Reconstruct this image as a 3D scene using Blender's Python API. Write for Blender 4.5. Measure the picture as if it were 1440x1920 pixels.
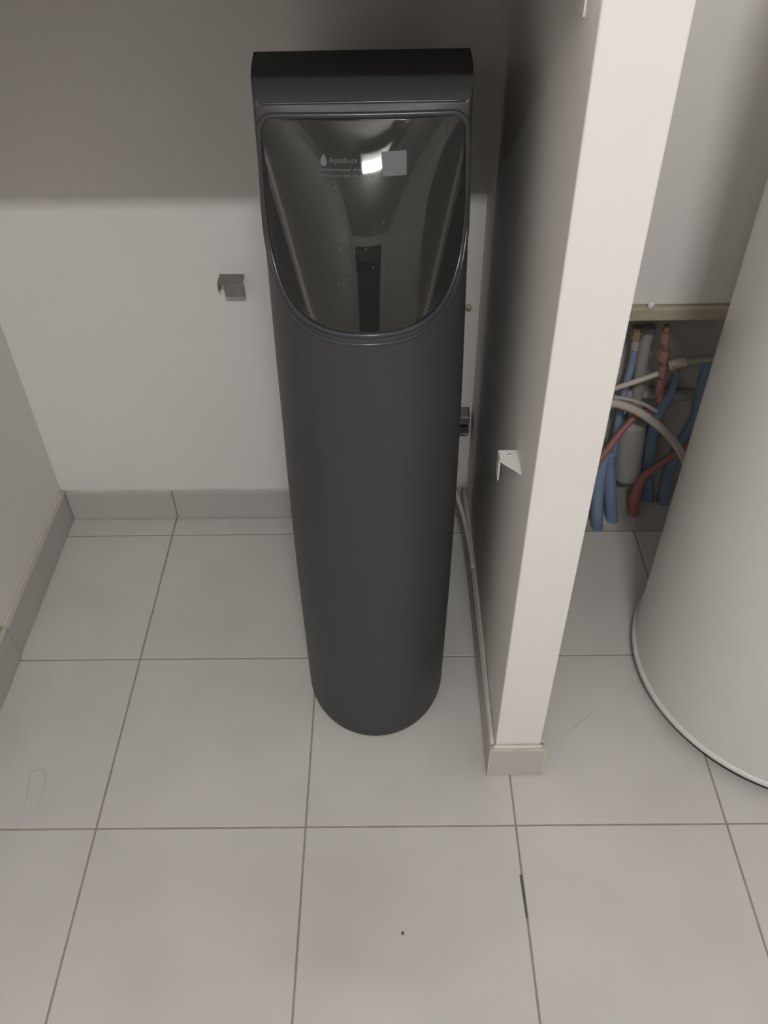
import bpy, bmesh, math, random
from mathutils import Vector, Matrix
random.seed(4)
sc = bpy.context.scene
for o in list(bpy.data.objects): bpy.data.objects.remove(o)
C = sc.collection

# ------------------------------------------------------------------ camera
CAMH = 1.30
FPX, PITCH, YAW, ROLL = 1576.83, 0.747737, -0.008644, -0.016254
cp, sp, cy_, sy_ = math.cos(PITCH), math.sin(PITCH), math.cos(YAW), math.sin(YAW)
FW = Vector((sy_*cp, cy_*cp, -sp)); RT0 = Vector((cy_, -sy_, 0)); UP0 = RT0.cross(FW)
RT = RT0*math.cos(ROLL) + UP0*math.sin(ROLL); UP = UP0*math.cos(ROLL) - RT0*math.sin(ROLL)
cam_d = bpy.data.cameras.new('camera'); cam = bpy.data.objects.new('camera', cam_d); C.objects.link(cam)
m = Matrix((RT, UP, -FW)).transposed().to_4x4(); m.translation = (0, 0, CAMH); cam.matrix_world = m
cam_d.sensor_fit = 'VERTICAL'; cam_d.sensor_height = 24; cam_d.lens = FPX/1920*24
cam_d.clip_start = 0.02
sc.camera = cam

# ------------------------------------------------------------------ world, light, exposure
w = bpy.data.worlds.new('world'); sc.world = w; w.use_nodes = True
w.node_tree.nodes['Background'].inputs[0].default_value = (0.75, 0.8, 0.9, 1)
w.node_tree.nodes['Background'].inputs[1].default_value = 0.05
LAMP = (0.13, -0.93, 2.36); LAMP_LEN = 0.36; LAMP_POWER = 318.0; LAMP_COL = (0.985, 0.985, 0.97)
sc.view_settings.view_transform = 'Standard'; sc.view_settings.look = 'None'
sc.cycles.max_bounces = 7; sc.cycles.diffuse_bounces = 5; sc.cycles.glossy_bounces = 4; sc.cycles.transparent_max_bounces = 12
sc.view_settings.exposure = 0.0; sc.view_settings.gamma = 1.0; sc.view_settings.use_curve_mapping = False

# ------------------------------------------------------------------ helpers
def pix(x, y):
    return FW*FPX + RT*(x-720) - UP*(y-960)
def atY(x, y, Y):
    d = pix(x, y); return Vector((0, 0, CAMH)) + d*(Y/d.y)
def atZ(x, y, Z=0.0):
    d = pix(x, y); return Vector((0, 0, CAMH)) + d*((Z-CAMH)/d.z)

def mat(name, col, rough=0.6, metal=0.0, spec=0.5, noise=0.0, nscale=8.0, bump=0.0, bscale=300.0, col2=None, coat=0.0):
    M = bpy.data.materials.new(name); M.use_nodes = True; nt = M.node_tree
    B = nt.nodes['Principled BSDF']
    B.inputs['Roughness'].default_value = rough; B.inputs['Metallic'].default_value = metal
    B.inputs['Specular IOR Level'].default_value = spec
    B.inputs['Coat Weight'].default_value = coat
    tc = nt.nodes.new('ShaderNodeNewGeometry')
    n = nt.nodes.new('ShaderNodeTexNoise'); n.inputs['Scale'].default_value = nscale; n.inputs['Detail'].default_value = 2
    nt.links.new(tc.outputs['Position'], n.inputs['Vector'])
    r = nt.nodes.new('ShaderNodeValToRGB')
    c1 = tuple(c*(1-noise) for c in col)+(1,); c2 = tuple(min(1, c*(1+noise)) for c in (col2 or col))+(1,)
    r.color_ramp.elements[0].color = c1; r.color_ramp.elements[1].color = c2
    r.color_ramp.elements[0].position = 0.3; r.color_ramp.elements[1].position = 0.7
    nt.links.new(n.outputs['Fac'], r.inputs['Fac']); nt.links.new(r.outputs['Color'], B.inputs['Base Color'])
    if bump:
        n2 = nt.nodes.new('ShaderNodeTexNoise'); n2.inputs['Scale'].default_value = bscale; n2.inputs['Detail'].default_value = 1
        nt.links.new(tc.outputs['Position'], n2.inputs['Vector'])
        b = nt.nodes.new('ShaderNodeBump'); b.inputs['Strength'].default_value = bump; b.inputs['Distance'].default_value = 0.002
        nt.links.new(n2.outputs['Fac'], b.inputs['Height']); nt.links.new(b.outputs['Normal'], B.inputs['Normal'])
    return M

M_wall = mat('wall_paint', (0.80, 0.772, 0.750), 0.65, noise=0.012, nscale=3, bump=0.08, bscale=120)
M_ceil = mat('ceiling_paint', (0.82, 0.80, 0.78), 0.9)
M_tile = mat('floor_tile', (0.565, 0.55, 0.522), 0.42, spec=0.4, noise=0.045, nscale=5, bump=0.05, bscale=90, col2=(0.58, 0.565, 0.537))
M_base = mat('baseboard_tile', (0.50, 0.475, 0.455), 0.45, noise=0.03, nscale=6)
M_grout = mat('grout', (0.29, 0.265, 0.235), 0.9, noise=0.1, nscale=30)
M_caulk = mat('caulk', (0.60, 0.56, 0.48), 0.6, noise=0.08, nscale=40)
M_top = mat('worktop', (0.72, 0.69, 0.64), 0.45)
M_under = mat('worktop_board', (0.42, 0.39, 0.34), 0.7, noise=0.08, nscale=60)
M_soft = mat('softener_plastic', (0.040, 0.041, 0.043), 0.48, spec=0.5, bump=0.12, bscale=900)
M_softg = mat('softener_trim', (0.035, 0.037, 0.042), 0.28, spec=0.5)
M_tray = mat('tray_plastic', (0.055, 0.053, 0.048), 0.6)
M_streak = mat('streak_grey', (0.10, 0.095, 0.09), 0.6)
M_print = mat('label_print', (0.105, 0.105, 0.107), 0.6)
M_white = mat('white_enamel', (0.66, 0.655, 0.63), 0.28, spec=0.5, noise=0.01)
M_ring = mat('heater_ring', (0.64, 0.64, 0.62), 0.35)
M_gap_shade = mat('gap_shade', (0.04, 0.04, 0.038), 0.8)
M_metal = mat('galvanised', (0.26, 0.255, 0.245), 0.45, metal=0.6, noise=0.12, nscale=60)
M_wmetal = mat('white_bracket', (0.82, 0.80, 0.76), 0.4)
M_screw = mat('screw_head', (0.7, 0.68, 0.62), 0.35, metal=0.7)
M_blue = mat('blue_pipe', (0.26, 0.35, 0.52), 0.5, noise=0.06, nscale=30)
M_red = mat('red_pipe', (0.40, 0.17, 0.155), 0.5, noise=0.06, nscale=30)
M_hose = mat('white_hose', (0.62, 0.56, 0.50), 0.5)
M_greyp = mat('grey_pvc', (0.44, 0.43, 0.41), 0.5)
M_brass = mat('brass', (0.36, 0.30, 0.17), 0.45, metal=0.4)
M_copper = mat('copper', (0.44, 0.27, 0.21), 0.5, metal=0.2)
M_batten = mat('batten', (0.42, 0.37, 0.28), 0.7, noise=0.1, nscale=20)
M_conc = mat('concrete', (0.50, 0.485, 0.455), 0.95, noise=0.25, nscale=12, bump=0.5, bscale=60)
M_door = mat('door_casing', (0.7, 0.68, 0.64), 0.5)
M_hall = mat('hall_dark', (0.06, 0.055, 0.05), 0.9)
M_stain = mat('tile_stain', (0.465, 0.445, 0.415), 0.5)
M_dirt = mat('dirt', (0.10, 0.09, 0.08), 0.9)

def glassmat():
    M = bpy.data.materials.new('smoked_clear_plastic'); M.use_nodes = True; nt = M.node_tree; nt.nodes.clear()
    out = nt.nodes.new('ShaderNodeOutputMaterial'); mix = nt.nodes.new('ShaderNodeMixShader')
    tr = nt.nodes.new('ShaderNodeBsdfTransparent'); tr.inputs[0].default_value = (0.55, 0.55, 0.54, 1)
    gl = nt.nodes.new('ShaderNodeBsdfGlossy'); gl.inputs['Roughness'].default_value = 0.035
    fr = nt.nodes.new('ShaderNodeFresnel'); fr.inputs['IOR'].default_value = 1.52
    nt.links.new(fr.outputs[0], mix.inputs[0]); nt.links.new(tr.outputs[0], mix.inputs[1]); nt.links.new(gl.outputs[0], mix.inputs[2])
    df = nt.nodes.new('ShaderNodeBsdfDiffuse'); df.inputs[0].default_value = (0.5, 0.49, 0.46, 1)
    m2 = nt.nodes.new('ShaderNodeMixShader'); m2.inputs[0].default_value = 0.025
    nt.links.new(mix.outputs[0], m2.inputs[1]); nt.links.new(df.outputs[0], m2.inputs[2])
    nt.links.new(m2.outputs[0], out.inputs[0]); return M
M_glass = glassmat()

def link(name, me, material, parent=None):
    o = bpy.data.objects.new(name, me); C.objects.link(o)
    if material and not me.materials: me.materials.append(material)
    if parent: o.parent = parent
    return o
def bm_obj(name, bm, material, parent=None, smooth=False):
    me = bpy.data.meshes.new(name); bm.normal_update(); bm.to_mesh(me); bm.free()
    if smooth:
        for p in me.polygons: p.use_smooth = True
    return link(name, me, material, parent)
def pyd(name, vs, fs, material, parent=None, smooth=False):
    me = bpy.data.meshes.new(name); me.from_pydata([tuple(v) for v in vs], [], fs); me.update()
    bm = bmesh.new(); bm.from_mesh(me); bmesh.ops.recalc_face_normals(bm, faces=bm.faces); bm.to_mesh(me); bm.free()
    if smooth:
        for p in me.polygons: p.use_smooth = True
    return link(name, me, material, parent)
def add_box(bm, a, b, bevel=0.0, seg=2):
    r = bmesh.ops.create_cube(bm, size=1.0); vs = r['verts']
    for v in vs:
        v.co = Vector([(a[i]+b[i])/2 + v.co[i]*(b[i]-a[i]) for i in range(3)])
    if bevel:
        es = list({e for v in vs for e in v.link_edges})
        bmesh.ops.bevel(bm, geom=es, offset=bevel, segments=seg, profile=0.5, affect='EDGES')
def box(name, a, b, material, parent=None, bevel=0.0, seg=2):
    bm = bmesh.new(); add_box(bm, a, b, bevel, seg); return bm_obj(name, bm, material, parent)
def struct(o):
    o['kind'] = 'structure'; return o
def tag(o, label, cat, group=None):
    o['label'] = label; o['category'] = cat
    if group: o['group'] = group
    return o
def empty(name, loc=(0, 0, 0)):
    o = bpy.data.objects.new(name, None); C.objects.link(o); o.location = loc; o.empty_display_size = 0.05; return o
def under(parent, o):
    o.parent = parent; o.matrix_parent_inverse = Matrix.Translation(parent.location).inverted(); return o

def smooth_path(pts, n=10):
    P = [Vector(p) for p in pts]
    if len(P) == 2: return [P[0].lerp(P[1], i/n) for i in range(n+1)]
    Q = [2*P[0]-P[1]] + P + [2*P[-1]-P[-2]]; out = []
    for i in range(1, len(Q)-2):
        for k in range(n):
            t = k/n; a, b, c, d = Q[i-1], Q[i], Q[i+1], Q[i+2]
            out.append(0.5*((2*b)+(c-a)*t+(2*a-5*b+4*c-d)*t*t+(3*b-a-3*c+d)*t**3))
    out.append(P[-1]); return out
def tube_geo(path, rad, seg=14, closed=False):
    vs, fs = [], []; n = len(path); nrm = None
    for i, p in enumerate(path):
        if closed: t = path[(i+1) % n]-path[i-1]
        else: t = path[min(i+1, n-1)]-path[max(i-1, 0)]
        t.normalize()
        if nrm is None:
            nrm = t.orthogonal().normalized()
        nrm = (nrm - t*nrm.dot(t)).normalized(); bn = t.cross(nrm)
        r = rad(i/(n-1)) if callable(rad) else rad
        for k in range(seg):
            a = 2*math.pi*k/seg; vs.append(p + (nrm*math.cos(a)+bn*math.sin(a))*r)
    m_ = n if closed else n-1
    for i in range(m_):
        j = (i+1) % n
        for k in range(seg):
            fs.append((i*seg+k, i*seg+(k+1) % seg, j*seg+(k+1) % seg, j*seg+k))
    if not closed:
        fs.append(tuple(range(seg))[::-1]); fs.append(tuple((n-1)*seg+k for k in range(seg)))
    return vs, fs
def tube(name, pts, rad, material, parent=None, n=10, seg=14, closed=False, smooth=True, raw=False):
    path = [Vector(p) for p in pts] if raw else smooth_path(pts, n)
    vs, fs = tube_geo(path, rad, seg, closed)
    return pyd(name, vs, fs, material, parent, smooth)
def lathe(name, prof, material, parent=None, loc=(0, 0, 0), seg=96, smooth=True):
    vs, fs = [], []
    for r, z in prof:
        for k in range(seg):
            a = 2*math.pi*k/seg; vs.append((loc[0]+r*math.cos(a), loc[1]+r*math.sin(a), loc[2]+z))
    for i in range(len(prof)-1):
        for k in range(seg):
            fs.append((i*seg+k, i*seg+(k+1) % seg, (i+1)*seg+(k+1) % seg, (i+1)*seg+k))
    return pyd(name, vs, fs, material, parent, smooth)

# ------------------------------------------------------------------ the room
XL, XR = -0.724, 1.25           # left and right wall faces
YB, YB2 = 1.395, 1.335          # back wall face of the alcove / of the heater corner
YF, ZC = -2.50, 2.45            # wall behind the viewer, ceiling
PX0, PX1, PY0 = 0.170, 0.244, 0.751   # partition faces and front end
T = 0.34046; GX, GY = -0.4815, 0.6529; GAP = 0.0030

floor = struct(box('floor', (XL-0.12, YF-1.2, -0.10), (XR+0.12, YB2, -0.0012), M_grout))
f2 = struct(box('floor_alcove', (XL-0.12, YB2, -0.10), (PX1-0.002, 1.52, -0.0012), M_grout))
tile_cache = {}
def tile(x0, x1, y0, y1):
    k = (round(x1-x0, 4), round(y1-y0, 4))
    if k not in tile_cache:
        bm = bmesh.new(); add_box(bm, (0, 0, -0.008), (x1-x0, y1-y0, 0.0), 0.0008, 1)
        me = bpy.data.meshes.new('floor_tile'); bm.to_mesh(me); bm.free(); me.materials.append(M_tile); tile_cache[k] = me
    o = bpy.data.objects.new('floor_tile', tile_cache[k]); C.objects.link(o); o.location = (x0, y0, 0); o.parent = floor
for i in range(-2, 6):
    for j in range(-8, 3):
        x0, x1 = GX+i*T+GAP/2, GX+(i+1)*T-GAP/2; y0, y1 = GY+j*T+GAP/2, GY+(j+1)*T-GAP/2
        ymax = YB-0.001
        if x0 > PX0: ymax = YB2-0.004
        x0 = max(x0, XL+0.001); x1 = min(x1, XR-0.001); y0 = max(y0, YF+0.001); y1 = min(y1, ymax)
        if x1-x0 < 0.01 or y1-y0 < 0.01: continue
        if x0 < PX1 < x1 and y1 > YB2-0.004:      # tile split by the partition
            tile(x0, PX0+0.03, y0, y1); tile(PX0+0.033, x1, y0, YB2-0.004) if YB2-0.004-y0 > 0.01 else None
        else: tile(x0, x1, y0, y1)

struct(box('ceiling', (XL-0.12, YF-1.2, ZC), (XR+0.12, 1.60, ZC+0.1), M_ceil))
struct(box('wall_left', (XL-0.10, YF-1.2, -0.05), (XL, 1.60, ZC), M_wall))
struct(box('wall_right', (XR, YF-1.2, -0.12), (XR+0.10, 1.60, ZC), M_wall))
struct(box('wall_back', (XL, YB, -0.05), (PX1, 1.52, ZC), M_wall))
struct(box('wall_heater_corner', (PX1, YB2, 0.553), (XR, YB2+0.05, ZC), M_wall, bevel=0.002, seg=1))
struct(box('wall_recess', (PX1, 1.50, -0.12), (XR, 1.60, ZC), M_conc))
struct(box('floor_recess', (PX1, YB2, -0.12), (XR, 1.50, -0.030), M_conc))
struct(box('wall_partition', (PX0, PY0, 0.0), (PX1, YB, ZC), M_wall, bevel=0.0025, seg=2))
# wall behind the viewer; door opening widened so the dark hall darkens the window's reflection
DX0, DX1, DH = -0.62, 0.85, 2.30
wf = struct(box('wall_front', (XL, YF-0.10, 0), (DX0, YF, ZC), M_wall))
box('wall_panel', (DX1, YF-0.10, 0), (XR, YF, ZC), M_wall, wf)
box('wall_panel', (DX0, YF-0.10, DH), (DX1, YF, ZC), M_wall, wf)
dr = struct(box('door_1', (DX0-0.06, YF-0.11, 0), (DX0, YF+0.014, DH+0.06), M_door, bevel=0.003))
box('casing', (DX1, YF-0.11, 0), (DX1+0.06, YF+0.014, DH+0.06), M_door, dr, 0.003)
box('casing', (DX0, YF-0.11, DH), (DX1, YF+0.014, DH+0.06), M_door, dr, 0.003)
struct(box('wall_hall', (XL, YF-1.25, 0), (XR, YF-1.2, ZC), M_hall))

# baseboards: cut tiles with fine joints and a caulk bead on top
def base_piece(a, b, parent, m=M_base): return box('baseboard_tile', a, b, m, parent, 0.0009, 1)
bb = struct(box('baseboard_back', (XL+0.009, YB-0.006, 0.0), (PX0-0.009, YB, 0.076), M_grout))
xs = [XL+0.010, GX-0.0005+0.004, GX+0.004+T, PX0-0.0095]
hs = [0.0795, 0.0785, 0.0785]
for k in range(3): base_piece((xs[k]+0.0012, YB-0.009, 0.0015), (xs[k+1]-0.0012, YB, hs[k]), bb)
tube('caulk_bead', [(XL+0.006, YB-0.002, 0.080), (-0.3, YB-0.002, 0.0795), (PX0-0.006, YB-0.002, 0.079)], 0.0022, M_caulk, bb)
bl = struct(box('baseboard_left', (XL, -0.5, 0.0), (XL+0.006, YB, 0.076), M_grout))
base_piece((XL, 1.004, 0.0015), (XL+0.0100, YB-0.0005, 0.082), bl)
base_piece((XL, 0.665, 0.0015), (XL+0.0122, 1.001, 0.0905), bl)
base_piece((XL, 0.325, 0.0015), (XL+0.0122, 0.662, 0.0905), bl)
base_piece((XL, -0.5, 0.0015), (XL+0.0115, 0.322, 0.0895), bl)
tube('caulk_bead', [(XL+0.002, 1.003, 0.083), (XL+0.0025, 1.15, 0.0828), (XL+0.002, YB-0.003, 0.083)], 0.0026, M_caulk, bl)
tube('caulk_bead', [(XL+0.002, 0.2, 0.0915), (XL+0.0028, 0.6, 0.092), (XL+0.002, 1.0, 0.0915)], 0.0028, M_caulk, bl)
bp = struct(box('baseboard_partition', (PX0-0.006, PY0-0.006, 0.0), (PX1+0.006, YB2-0.005, 0.076), M_grout))
base_piece((PX0-0.009, PY0+0.005, 0.0015), (PX0, 1.05, 0.0815), bp)
base_piece((PX0-0.009, 1.0525, 0.0015), (PX0, YB-0.0095, 0.0815), bp)
base_piece((PX1, PY0+0.005, 0.0015), (PX1+0.008, YB2-0.005, 0.081), bp)
base_piece((PX0-0.009, PY0-0.010, 0.0015), (PX1+0.008, PY0, 0.078), bp)
tube('caulk_bead', [(PX0-0.0035, PY0-0.003, 0.080), (PX0+0.022, PY0-0.004, 0.0795), (PX0+0.040, PY0-0.005, 0.082), (PX1+0.003, PY0-0.003, 0.0795)], 0.0034, M_caulk, bp)
tube('caulk_bead', [(PX0-0.005, PY0, 0.0815), (PX0-0.003, 1.0, 0.0825), (PX0-0.004, YB-0.01, 0.0825)], 0.0032, M_caulk, bp)
tube('caulk_bead', [(PX0-0.0088, PY0-0.0095, 0.002), (PX0-0.0088, PY0-0.0095, 0.078)], 0.0012, M_caulk, bp)
tube('caulk_bead', [(PX1+0.0078, PY0-0.0095, 0.002), (PX1+0.0078, PY0-0.0095, 0.078)], 0.0016, M_caulk, bp)

# worktop spanning the alcove just above the softener
WZ0 = 1.1415
wt = empty('worktop', (-0.27, 1.07, WZ0))
tag(wt, 'pale worktop spanning the alcove above the dark grey water softener', 'worktop')
under(wt, box('panel', (XL+0.001, 0.803, WZ0), (PX0-0.001, YB-0.001, WZ0+0.030), M_under, bevel=0.002))
under(wt, box('edge_strip', (XL+0.001, 0.800, WZ0), (PX0-0.001, 0.803, WZ0+0.030), M_top))

# ceiling batten lamp behind the viewer
cl = empty('batten_lamp', (LAMP[0], LAMP[1], ZC)); tag(cl, 'white ceiling batten lamp with one glowing tube', 'ceiling lamp')
M_em = bpy.data.materials.new('lamp_glow'); M_em.use_nodes = True
eb = M_em.node_tree.nodes['Principled BSDF']; eb.inputs['Emission Color'].default_value = LAMP_COL+(1,); eb.inputs['Emission Strength'].default_value = LAMP_POWER
eb.inputs['Base Color'].default_value = (0.8, 0.8, 0.8, 1)
hx = LAMP_LEN/2
under(cl, box('housing', (LAMP[0]-hx-0.02, LAMP[1]-0.05, ZC-0.045), (LAMP[0]+hx+0.02, LAMP[1]+0.05, ZC), M_white, bevel=0.004))
under(cl, box('upward_light_shield', (LAMP[0]-hx-0.02, LAMP[1]-0.11, LAMP[2]+0.034), (LAMP[0]+hx+0.02, LAMP[1]+0.11, LAMP[2]+0.040), M_white, bevel=0.002, seg=1))  # added plate, keeps the tube's light off the ceiling
under(cl, tube('glowing_tube', [(LAMP[0]-hx, LAMP[1], LAMP[2]), (LAMP[0], LAMP[1], LAMP[2]), (LAMP[0]+hx, LAMP[1], LAMP[2])], 0.030, M_em, n=4, seg=12))
for sx in (-1, 1):
    under(cl, box('end_cap', (LAMP[0]+sx*hx+min(0, sx*0.015), LAMP[1]-0.034, LAMP[2]-0.034), (LAMP[0]+sx*hx+max(0, sx*0.015), LAMP[1]+0.034, ZC-0.04), M_white, bevel=0.003))

# ------------------------------------------------------------------ water softener
def interp(x, xs, ys):
    if x <= xs[0]: return ys[0]
    for i in range(len(xs)-1):
        if x <= xs[i+1]: return ys[i]+(ys[i+1]-ys[i])*(x-xs[i])/(xs[i+1]-xs[i])
    return ys[-1]
def sm(x, xs, ys, d=0.04): return sum(interp(x+k*d/3, xs, ys) for k in range(-3, 4))/7
SB, SYC, SYBACK = 0.150, 0.967, 1.30
def aw(z): return sm(z, [0, .18, .3, .45, .67, .8, .93, 1.03, 1.06], [.1235, .1255, .1268, .1268, .1245, .122, .1197, .1168, .116])
def cxz(z): return -0.028+0.0045*min(1, max(0, z)/0.6)
ZT, YT, ZTOP = 1.0225, 0.916, 1.050
VP = 1.42
def zb(u): return 0.797+0.203*(1-max(0, 1-abs(u)**4)**0.25)
def ell(u): return SYC-SB*math.sqrt(max(0, 1-u*u))
def front_y(u, z):
    e = ell(u)
    if z <= zb(u): return e
    if z <= ZT:
        q = zb(u); c = e+(YT-e)*max(0, (z-q)/(ZT-q))**VP if ZT > q else YT
    else:
        c = interp(z, [1.0225, 1.029, 1.0355, 1.041, 1.0455, 1.048, 1.050], [.916, .924, .9365, .954, .973, .986, 1.0])
    return max(e, c)
def back_y(z): return interp(z, [0.96, 1.050], [SYBACK, 1.0])
def gl_low(u): return 0.809+0.167*(1-max(0, 1-(abs(u)/0.925)**4)**0.25)
def gl_high(u):
    k = max(0, (abs(u)-0.79)/0.135); return 1.0125-0.018*(1-math.sqrt(max(0, 1-min(1, k)**2)))
def S(u, z, off=0.0): return Vector((cxz(z)+u*aw(z), front_y(u, z)+off, z))
SB0 = Vector((-0.026, 1.06, 0)); SROT = math.radians(0.8); SOFFX = -0.0015
SM = Matrix.Translation(SB0+Vector((SOFFX, 0, 0))) @ Matrix.Rotation(SROT, 4, 'Z') @ Matrix.Translation(-SB0); SMI = SM.inverted()
ws = empty('water_softener', SB0)
tag(ws, 'tall dark grey plastic water softener with rounded front and smoked window', 'water softener')
# body
us = [math.sin(math.radians(-90+180*i/120)) for i in range(121)]
zs = [0, 0.003, 0.008]+[0.02+0.77*i/44 for i in range(45)]+[0.79+0.2325*(i+1)/76 for i in range(76)]+[1.0225+0.0275*math.sin(math.pi/2*(i+1)/16) for i in range(16)]
NB = 10
vs, fs = [], []
for z in zs:
    row = []
    inset = 0.004*(1-min(1, z/0.008))**2
    for u in us: row.append(S(u*(1-inset*8), z, inset))
    by = back_y(z); y1 = row[-1].y; a = aw(z)*(1-inset*8); cx = cxz(z)
    for i in range(1, NB+1): row.append(Vector((cx+a, y1+(by-y1)*i/NB, z)))
    for i in range(1, 6): row.append(Vector((cx+a-2*a*i/6, by, z)))
    for i in range(NB, 0, -1): row.append(Vector((cx-a, y1+(by-y1)*i/NB, z)))
    vs += row
n = len(us)+2*NB+5
def in_glass(u, z, s=0.0):
    return abs(u) < 0.915 and gl_low(u)+s < z < gl_high(u)-s
for i in range(len(zs)-1):
    zc = (zs[i]+zs[i+1])/2
    for k in range(n):
        k2 = (k+1) % n
        if k < len(us)-1 and in_glass((us[k]+us[k+1])/2, zc, 0.0015): continue
        fs.append((i*n+k, i*n+k2, (i+1)*n+k2, (i+1)*n+k))
fs.append(tuple(range(n))[::-1])
body = under(ws, pyd('body', vs, fs, M_soft, smooth=True))
# smoked window
cols = [0.925*math.sin(math.radians(-89+178*i/72)) for i in range(73)]; NR = 40
gv, gf = [], []
for off in (-0.0022, 0.0010):
    for u in cols:
        a, b = gl_low(u), gl_high(u)
        for r in range(NR+1): gv.append(S(u, a+(b-a)*r/NR, off))
N1 = len(cols)*(NR+1)
for i in range(len(cols)-1):
    for r in range(NR):
        q = i*(NR+1)+r; gf.append((q, q+NR+1, q+NR+2, q+1))
        gf.append((N1+q, N1+q+1, N1+q+NR+2, N1+q+NR+1))
loopi = [i*(NR+1) for i in range(len(cols))]+[(len(cols)-1)*(NR+1)+r for r in range(1, NR+1)]+[i*(NR+1)+NR for i in range(len(cols)-2, -1, -1)]+[r for r in range(NR-1, 0, -1)]
for i in range(len(loopi)):
    a, b = loopi[i], loopi[(i+1) % len(loopi)]; gf.append((a, b, N1+b, N1+a))
win = under(ws, pyd('window', gv, gf, M_glass, smooth=True)); win['label'] = 'smoked clear window panel'
loop = [gv[i] for i in loopi]
# resample loop evenly
def resample(L, n, closed=True):
    L = L+[L[0]] if closed else L; ds = [0]
    for a, b in zip(L, L[1:]): ds.append(ds[-1]+(b-a).length)
    out = []; j = 0
    for k in range(n):
        t = ds[-1]*k/(n if closed else n-1)
        while j < len(ds)-2 and ds[j+1] < t: j += 1
        f = (t-ds[j])/max(1e-9, ds[j+1]-ds[j]); out.append(L[j].lerp(L[j+1], min(1, f)))
    return out
under(ws, tube('window_bezel', [p+Vector((0, 0.001, 0)) for p in resample(loop, 200)], 0.0032, M_softg, closed=True, raw=True, seg=10))
rim = [S(u*0.955, zb(u*0.972), 0.0010) for u in [math.sin(math.radians(-90+180*i/100)) for i in range(101)]]
rim = [S(-0.955, 0.99, 0.0012)]+rim+[S(0.955, 0.99, 0.0012)]
under(ws, tube('window_rim', resample(rim, 140, False), lambda t: 0.0028*min(1, 0.15+min(t, 1-t)*7), M_softg, raw=True, seg=10))
under(ws, tube('lid_highlight_bead', [S(u, ZT, 0.0003) for u in [-0.95+1.9*i/30 for i in range(31)]], 0.0016, M_softg, raw=True, seg=8))  # added bead, draws the highlight line along the lid crease
# interior tray behind the window
L2 = resample(loop, 120); tv, tf = [], []
for p in L2: tv.append(p+Vector((0, 0.0045, 0)))
for p in L2: tv.append(Vector((cxz(.9)+(p.x-cxz(.9))*0.86, 1.03, 0.90+(p.z-0.90)*0.9)))
for i in range(120):
    j = (i+1) % 120; tf.append((i, j, 120+j, 120+i))
tf.append(tuple(range(120, 240)))
tray = under(ws, pyd('inner_tray', tv, tf, M_tray)); tray['label'] = 'black tray behind the window'
for x, wd in ((-0.072, 0.008), (-0.038, 0.004), (-0.012, 0.003), (0.030, 0.018)):  # added bars stand in for the pale streaks reflected in the window
    r_ = box('reflection_streak', (-0.0235+x-wd/2, 1.005, 0.835), (-0.0235+x+wd/2, 1.031, 0.975), M_streak, bevel=0.001, seg=1); r_.parent = tray; r_.matrix_parent_inverse = Matrix.Translation(SB0).inverted()
# printed label on the window: drop, three lines of small print, blank square
def on_surf(px, py):
    d = SMI.to_3x3() @ pix(px, py); o = SMI @ Vector((0, 0, CAMH))
    lo_, hi_ = (0.75-o.y)/d.y, (1.05-o.y)/d.y
    for _ in range(50):
        mid = (lo_+hi_)/2; P = o+d*mid; u = (P.x-cxz(P.z))/aw(P.z)
        if P.y > front_y(max(-1, min(1, u)), P.z): hi_ = mid
        else: lo_ = mid
    return o+d*lo_
def stick(x, z, off=-0.0026):
    u = (x-cxz(z))/aw(z); return Vector((x, front_y(u, z)+off, z))
lab = under(ws, bpy.data.objects.new('label', bpy.data.meshes.new('label'))); C.objects.link(lab)
def patch(name, p00, p11, material, parent, nx=8, nz=3, shape=None):
    vs, fs = [], []
    for j in range(nz+1):
        for i in range(nx+1):
            vs.append(stick(p00.x+(p11.x-p00.x)*i/nx, p00.z+(p11.z-p00.z)*j/nz))
    for j in range(nz):
        for i in range(nx):
            q = j*(nx+1)+i; fs.append((q, q+1, q+nx+2, q+nx+1))
    o = pyd(name, vs, fs, material); o.parent = parent; o.matrix_parent_inverse = Matrix.Translation(SB0).inverted(); return o
a, b = on_surf(716, 329), on_surf(762, 280)
bpy.data.objects.remove(lab)
lab = under(ws, patch('blank_sticker', a, b, M_print, None)); lab['label'] = 'pale square printed patch'
# drop
c0 = on_surf(607, 298); dv = []
for i in range(28):
    t = 2*math.pi*i/28; r = 0.0042
    x = r*math.sin(t)*(math.sin(t/2)**0.9); z = r*1.25*math.cos(t)
    dv.append(stick(c0.x+x*1.05, c0.z+z))
drop = under(ws, pyd('drop_logo', dv, [tuple(range(28))], M_print)); drop['label'] = 'pale water drop mark'
def text_mesh(txt, x0, x1, py, h_px, name, material):
    cu = bpy.data.curves.new(name, 'FONT'); cu.body = txt; cu.size = 1.0; cu.resolution_u = 2
    o = bpy.data.objects.new(name, cu); C.objects.link(o)
    dg = bpy.context.evaluated_depsgraph_get(); me = bpy.data.meshes.new_from_object(o.evaluated_get(dg))
    bpy.data.objects.remove(o)
    A, B = on_surf(x0, py), on_surf(x1, py); top = on_surf(x0, py-h_px)
    w_ = max(v.co.x for v in me.vertices); hz = top.z-A.z
    for v in me.vertices:
        x = A.x+(B.x-A.x)*v.co.x/w_; z = A.z+hz*v.co.y/0.72; v.co = stick(x, z)
    return under(ws, link(name, me, material))
M_print2 = mat('label_print_faint', (0.085, 0.085, 0.088), 0.6)
text_mesh('Aquadouce', 617, 670, 304, 12, 'lettering', M_print2)
text_mesh('adoucisseur d\'eau', 602, 686, 318, 6, 'lettering', M_print2)
text_mesh('pour une eau de qualité', 602, 702, 329, 7, 'lettering', M_print2)
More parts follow.
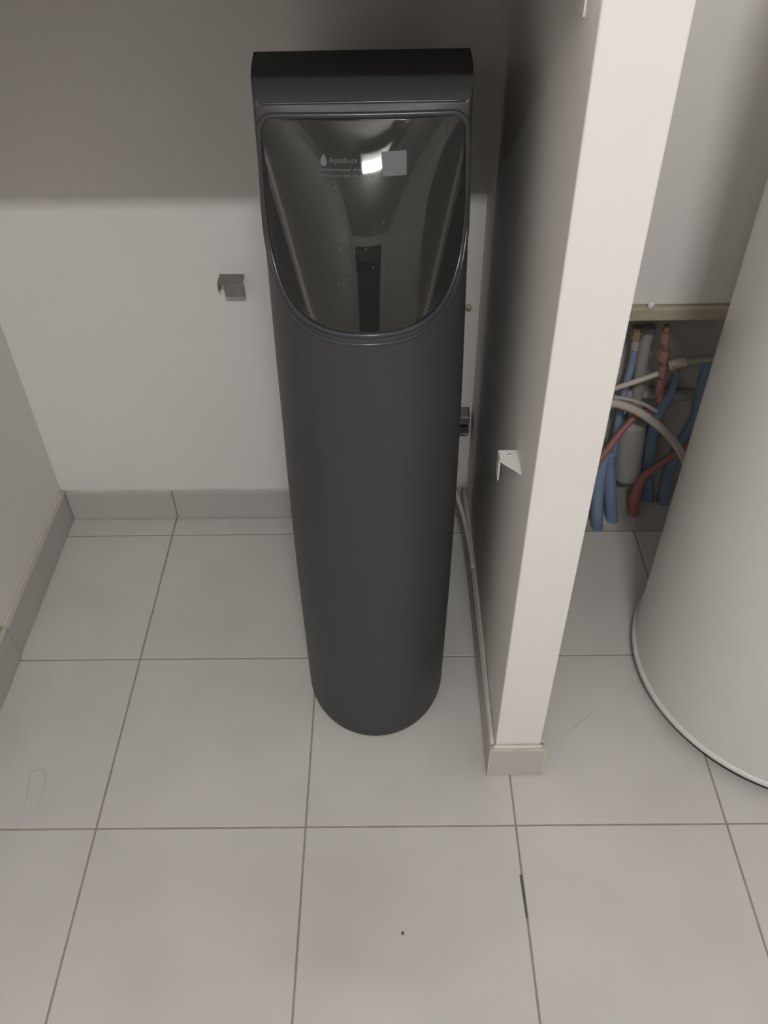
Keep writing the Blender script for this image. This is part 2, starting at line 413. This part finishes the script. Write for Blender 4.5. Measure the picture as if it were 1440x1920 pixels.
# dust flecks on the window
bm = bmesh.new()
for k in range(20):
    px = random.gauss(655, 38); py = random.gauss(460, 55)
    if not (560 < px < 800 and 340 < py < 590): continue
    P = on_surf(px, py); s = random.uniform(0.0002, 0.0004); l = random.uniform(0.001, 0.0028); an = random.uniform(0.8, 1.5)
    q = []
    for sx, sz in ((-1, -1), (1, -1), (1, 1), (-1, 1)):
        dx = sx*s*math.sin(an)+sz*l*math.cos(an)*0.5; dz = sz*l*math.sin(an)*0.5-sx*s*math.cos(an)
        q.append(bm.verts.new(stick(P.x+dx, P.z+dz)))
    bm.faces.new(q)
du = under(ws, bm_obj('dust_flecks', bm, M_print)); du['kind'] = 'stuff'

ws.location = SB0+Vector((SOFFX, 0, 0)); ws.rotation_euler = (0, 0, SROT)

# ------------------------------------------------------------------ water heater
HX, HY, HR = 0.742, 0.958, 0.281
wh = empty('water_heater', (HX, HY, 0)); tag(wh, 'large white enamel cylinder water heater standing right of the partition', 'water heater')
under(wh, lathe('body', [(HR-0.004, 0.022), (HR, 0.026)]+[(HR, 0.03+1.15*i/20) for i in range(21)]+[(HR, 1.18)], M_white, loc=(HX, HY, 0)))
under(wh, lathe('top_dome', [(HR, 1.18)]+[(HR*math.cos(a*math.pi/24)**0.6 if a < 12 else 0.0, 1.18+0.07*math.sin(a*math.pi/24)) for a in range(1, 13)], M_white, loc=(HX, HY, 0)))
ringp = [(HR+0.001+0.0048*math.cos(2*math.pi*k/16), 0.028+0.0062*math.sin(2*math.pi*k/16)) for k in range(17)]
under(wh, lathe('base_ring', ringp, M_ring, loc=(HX, HY, 0)))
under(wh, lathe('gap_shade_skirt', [(HR-0.014, 0.0), (HR-0.009, 0.0), (HR-0.009, 0.027), (HR-0.014, 0.027), (HR-0.014, 0.0)], M_gap_shade, loc=(HX, HY, 0)))  # black ring puts the shadow of the gap under the heater into colour
for k, (px, my) in enumerate(((-0.1, M_copper), (0.1, M_copper))):
    under(wh, tube('connection_pipe', [(HX+px, HY+0.05, 1.22), (HX+px, HY+0.05, 1.34), (HX+px, HY+0.05, 1.40)], 0.011, my))

# ------------------------------------------------------------------ pipe recess behind the heater
def path(pts, Y):
    out = []
    for p in pts: out.append(atY(p[0], p[1], p[2] if len(p) > 2 else Y))
    return out
tag(tube('drain_pipe', path([(1186, 790), (1180, 840), (1174, 893)], 1.455), 0.030, M_greyp, seg=24), 'wide pale grey drain pipe stub behind the white hoses', 'pipe')
tag(tube('conduit', path([(1218, 612), (1207, 660), (1196, 735), (1184, 800)], 1.475), 0.0125, M_greyp), 'slim grey conduit just right of the short blue pipe', 'pipe')
bp1 = empty('blue_pipe', atY(1175, 720, 1.44)); tag(bp1, 'short bright blue pipe hanging from brass fitting at top left of recess', 'pipe')
under(bp1, tube('sleeve', path([(1190, 655), (1183, 690), (1174, 722), (1158, 800), (1150, 850), (1143, 900), (1140, 950)], 1.44), 0.0075, M_blue))
under(bp1, tube('brass_fitting', path([(1196, 612), (1193, 636)], 1.44), 0.0115, M_brass, seg=6, smooth=False))
under(bp1, tube('collar', path([(1193, 636), (1190, 656)], 1.44), 0.0085, M_greyp))
bs = 'blue sleeves rising from the floor'
tag(tube('blue_sleeve', path([(1120, 1000), (1120, 940), (1127, 885), (1140, 840)], 1.375), lambda t: 0.0130-0.004*max(0, t-0.6)/0.4, M_blue), 'thick bright blue sleeve nearest the white partition edge, rising from floor', 'pipe', bs)
tag(tube('blue_sleeve', path([(1149, 1000), (1146, 950), (1142, 890), (1140, 850)], 1.40), 0.0135, M_blue), 'thick blue sleeve at the right of the bright blue one', 'pipe', bs)
tag(tube('blue_sleeve', path([(1216, 1000), (1214, 930), (1216, 860), (1228, 790), (1258, 735), (1270, 694)], 1.47), lambda t: 0.0135-0.0085*max(0, t-0.55)/0.45, M_blue), 'shaded blue sleeve behind the thick red sleeve', 'pipe', bs)
tag(tube('blue_sleeve', path([(1246, 1000), (1244, 930), (1262, 860), (1302, 790), (1318, 715), (1324, 672)], 1.46), lambda t: 0.014-0.006*max(0, t-0.7)/0.3, M_blue), 'shaded blue sleeve closest to the water heater', 'pipe', bs)
tag(tube('red_sleeve', path([(1186, 1000), (1189, 940), (1205, 897), (1240, 868), (1275, 845), (1310, 815)], 1.42), lambda t: 0.0125-0.005*min(1, max(0, t-0.25)/0.3), M_red), 'thick dull red sleeve rising from floor and bending towards the heater', 'pipe')
tag(tube('red_pipe', path([(1092, 905, 1.350), (1125, 862, 1.354), (1160, 815, 1.385), (1190, 782, 1.405), (1215, 765, 1.42)], 1.365), 0.0065, M_red), 'thin red pipe crossing diagonally under the white hoses', 'pipe')
tag(tube('white_hose', path([(1100, 745), (1150, 729), (1195, 714), (1235, 700)], 1.375), 0.0055, M_hose), 'thin pale hose running up to the copper fitting', 'hose')
tag(tube('white_hose', path([(1085, 775), (1130, 758), (1165, 759), (1210, 780), (1255, 818), (1285, 866), (1300, 920)], 1.37), 0.0085, M_hose), 'thick pale hose arching down towards the water heater', 'hose')
tag(tube('white_hose', path([(1150, 745), (1175, 748), (1205, 757), (1232, 772)], 1.40), 0.004, M_hose), 'thinnest pale hose just above the thick arching one', 'hose')
cf = empty('copper_valve', atY(1243, 690, 1.40)); tag(cf, 'stacked copper coloured valve fittings hanging in the pipe recess', 'valve')
under(cf, tube('pipe', path([(1250, 610), (1248, 660), (1243, 700), (1236, 755)], 1.40), 0.0055, M_copper))
under(cf, tube('nut', path([(1249, 622), (1247, 640)], 1.40), 0.011, M_copper, seg=6, smooth=False))
under(cf, tube('nut', path([(1247, 655), (1243, 674)], 1.40), 0.0125, M_copper, seg=6, smooth=False))
under(cf, tube('nut', path([(1243, 684), (1241, 704)], 1.40), 0.0095, M_copper, seg=6, smooth=False))
under(cf, tube('red_tail', path([(1240, 712), (1234, 738)], 1.395), 0.0075, M_red))
sv = empty('brass_tap', atY(1275, 680, 1.39)); tag(sv, 'pale brass stop tap lying sideways towards the water heater', 'valve')
under(sv, tube('body', path([(1254, 686), (1272, 680), (1286, 677)], 1.39), 0.0105, M_hose, seg=8))
under(sv, tube('tail_pipe', path([(1286, 677), (1310, 675), (1345, 671)], 1.39), 0.0065, M_greyp))
under(sv, tube('gland', path([(1262, 684), (1264, 694)], 1.385), 0.006, M_brass, seg=6, smooth=False))
tag(tube('manifold_bar', path([(1120, 742), (1200, 738), (1300, 742), (1380, 742)], 1.485), 0.012, M_greyp), 'dark grey horizontal manifold bar at back of the pipe recess', 'pipe')
bt = empty('batten', (0.7, 1.33, 0.54)); tag(bt, 'beige wooden batten fixed along the lower edge of wall above pipes', 'batten')
under(bt, box('rail', (PX1+0.002, YB2-0.012, 0.527), (XR-0.001, YB2+0.012, 0.5525), M_batten, bevel=0.004, seg=3))
P = atY(1222, 575, YB2-0.012)
under(bt, lathe('screw_cap', [(0, 0.010), (0.004, 0.009), (0.006, 0.005), (0.006, -0.004), (0, -0.004)], M_wmetal, loc=(P.x, YB2-0.008, 0.555), seg=16))

# ------------------------------------------------------------------ brackets and small fixtures
def at_loc(e, o): return under(e, o)
# steel bracket on back wall left of the softener
e = empty('steel_bracket', (-0.278, YB, 0.59)); tag(e, 'small grey steel bracket fixed to back wall left of the softener', 'bracket')
under(e, box('flange', (-0.298, YB-0.036, 0.588), (-0.256, YB, 0.5915), M_metal, bevel=0.0006, seg=1))
under(e, box('lip', (-0.288, YB-0.037, 0.566), (-0.252, YB-0.0345, 0.5915), M_metal, bevel=0.0006, seg=1))
under(e, box('cheek', (-0.300, YB-0.033, 0.574), (-0.2975, YB, 0.5915), M_metal, bevel=0.0006, seg=1))
for sx in (-0.268, -0.261):
    under(e, lathe('screw', [(0, 0.0), (0.0018, 0.0003), (0.0018, 0.0015), (0, 0.0018)], M_screw, loc=(sx, YB-0.038, 0.575), seg=12))
# steel bracket on back wall right of the softener
e = empty('steel_bracket', (0.138, YB, 0.27)); tag(e, 'grey steel bracket on back wall right of the softener near the partition', 'bracket')
under(e, box('flange', (0.105, YB-0.036, 0.292), (0.163, YB, 0.295), M_metal, bevel=0.0006, seg=1))
under(e, box('lip', (0.105, YB-0.038, 0.278), (0.163, YB-0.0355, 0.295), M_metal, bevel=0.0006, seg=1))
under(e, box('cheek', (0.1605, YB-0.036, 0.252), (0.163, YB, 0.295), M_metal, bevel=0.0006, seg=1))
under(e, box('lower_flange', (0.105, YB-0.036, 0.252), (0.163, YB, 0.2545), M_metal, bevel=0.0006, seg=1))
# wall plug
e = lathe('wall_plug', [(0, 0.004), (0.005, 0.003), (0.0065, 0.0), (0.0065, -0.003), (0, -0.003)], M_batten, seg=20); e.rotation_euler = (math.radians(90), 0, 0); e.location = (0.150, YB-0.003, 0.520)
tag(e, 'small beige plug in back wall close beside the softener', 'wall plug')
# white angle bracket on the partition
e = empty('white_bracket', (PX0, 0.855, 0.59)); tag(e, 'small white angle bracket on the partition beside the lower softener', 'bracket')
def prism(name, pts, z0, z1, material):
    n = len(pts); v = [(x, y, z0) for x, y in pts]+[(x, y, z1) for x, y in pts]
    f = [tuple(range(n))[::-1], tuple(range(n, 2*n))]+[(i, (i+1) % n, n+(i+1) % n, n+i) for i in range(n)]
    return pyd(name, v, f, material)
under(e, prism('flange', [(0.1445, 0.852), (0.1445, 0.871), (0.1465, 0.873), (0.170, 0.873), (0.170, 0.824)], 0.598, 0.600, M_wmetal))
under(e, box('lip', (0.1445, 0.852, 0.565), (0.1463, 0.8705, 0.600), M_wmetal, bevel=0.0005, seg=1))
under(e, lathe('screw', [(0, 0.0012), (0.002, 0.0009), (0.0024, 0.0)], M_screw, loc=(0.159, 0.863, 0.600), seg=14))
# bracket carrying the worktop
e = empty('white_bracket', (PX0, 0.83, 1.13)); tag(e, 'white angle bracket on the partition carrying the worktop', 'bracket')
under(e, box('upright', (PX0-0.002, 0.806, 1.121), (PX0, 0.845, WZ0-0.0005), M_wmetal, bevel=0.0005, seg=1))
under(e, box('flange', (PX0-0.024, 0.806, WZ0-0.0025), (PX0, 0.845, WZ0-0.0005), M_wmetal, bevel=0.0005, seg=1))
# thin drain tube behind the softener
tag(tube('drain_tube', [(0.105, 1.352, 0.17), (0.130, 1.345, 0.14), (0.150, 1.30, 0.105), (0.1605, 1.22, 0.090), (0.1635, 1.14, 0.0890)], 0.0045, M_hose), 'thin beige drain tube behind the softener resting on the partition baseboard', 'tube')

# ------------------------------------------------------------------ marks on the floor
P = atZ(755, 1750)
sp_ = pyd('dirt_speck', [(P.x+0.0022*math.cos(t)*(1+0.3*math.sin(3*t)), P.y+0.003*math.sin(t), 0.0) for t in [k*math.pi/6 for k in range(12)]]+[(P.x, P.y, 0.0008)], [(k, (k+1) % 12, 12) for k in range(12)], M_dirt)
tag(sp_, 'tiny dark dirt speck on the floor tile nearest the viewer', 'dirt speck')
def scuff(name, pts, r, label):
    path_ = smooth_path([atZ(x, y) for x, y in pts], 8); vs, fs = [], []
    for i, p in enumerate(path_):
        t = (path_[min(i+1, len(path_)-1)]-path_[max(i-1, 0)]).normalized(); s = Vector((-t.y, t.x, 0))
        k = r*math.sin(math.pi*(i+0.3)/(len(path_)-0.4))
        vs += [(p+s*k+Vector((0, 0, 0.0002))), (p-s*k+Vector((0, 0, 0.0002)))]
    for i in range(len(path_)-1): fs.append((2*i, 2*i+1, 2*i+3, 2*i+2))
    tag(pyd(name, vs, fs, M_stain), label, 'scuff')
scuff('scuff_mark', [(1052, 1382), (1090, 1352), (1128, 1322)], 0.0012, 'faint diagonal scuff on the floor tile between partition and heater')
scuff('scuff_mark', [(22, 1545), (48, 1505), (58, 1450), (84, 1448), (78, 1495), (52, 1548)], 0.0012, 'faint looped dried drip mark on the tile at far left')
tag(pyd('grout_dirt', [atZ(x, y)+Vector((0, 0, 0.0002)) for x, y in ((974, 1640), (979, 1640), (990, 1722), (986, 1722))], [(0, 1, 2, 3)], M_dirt), 'short black dirt line in the grout joint right of centre', 'dirt')
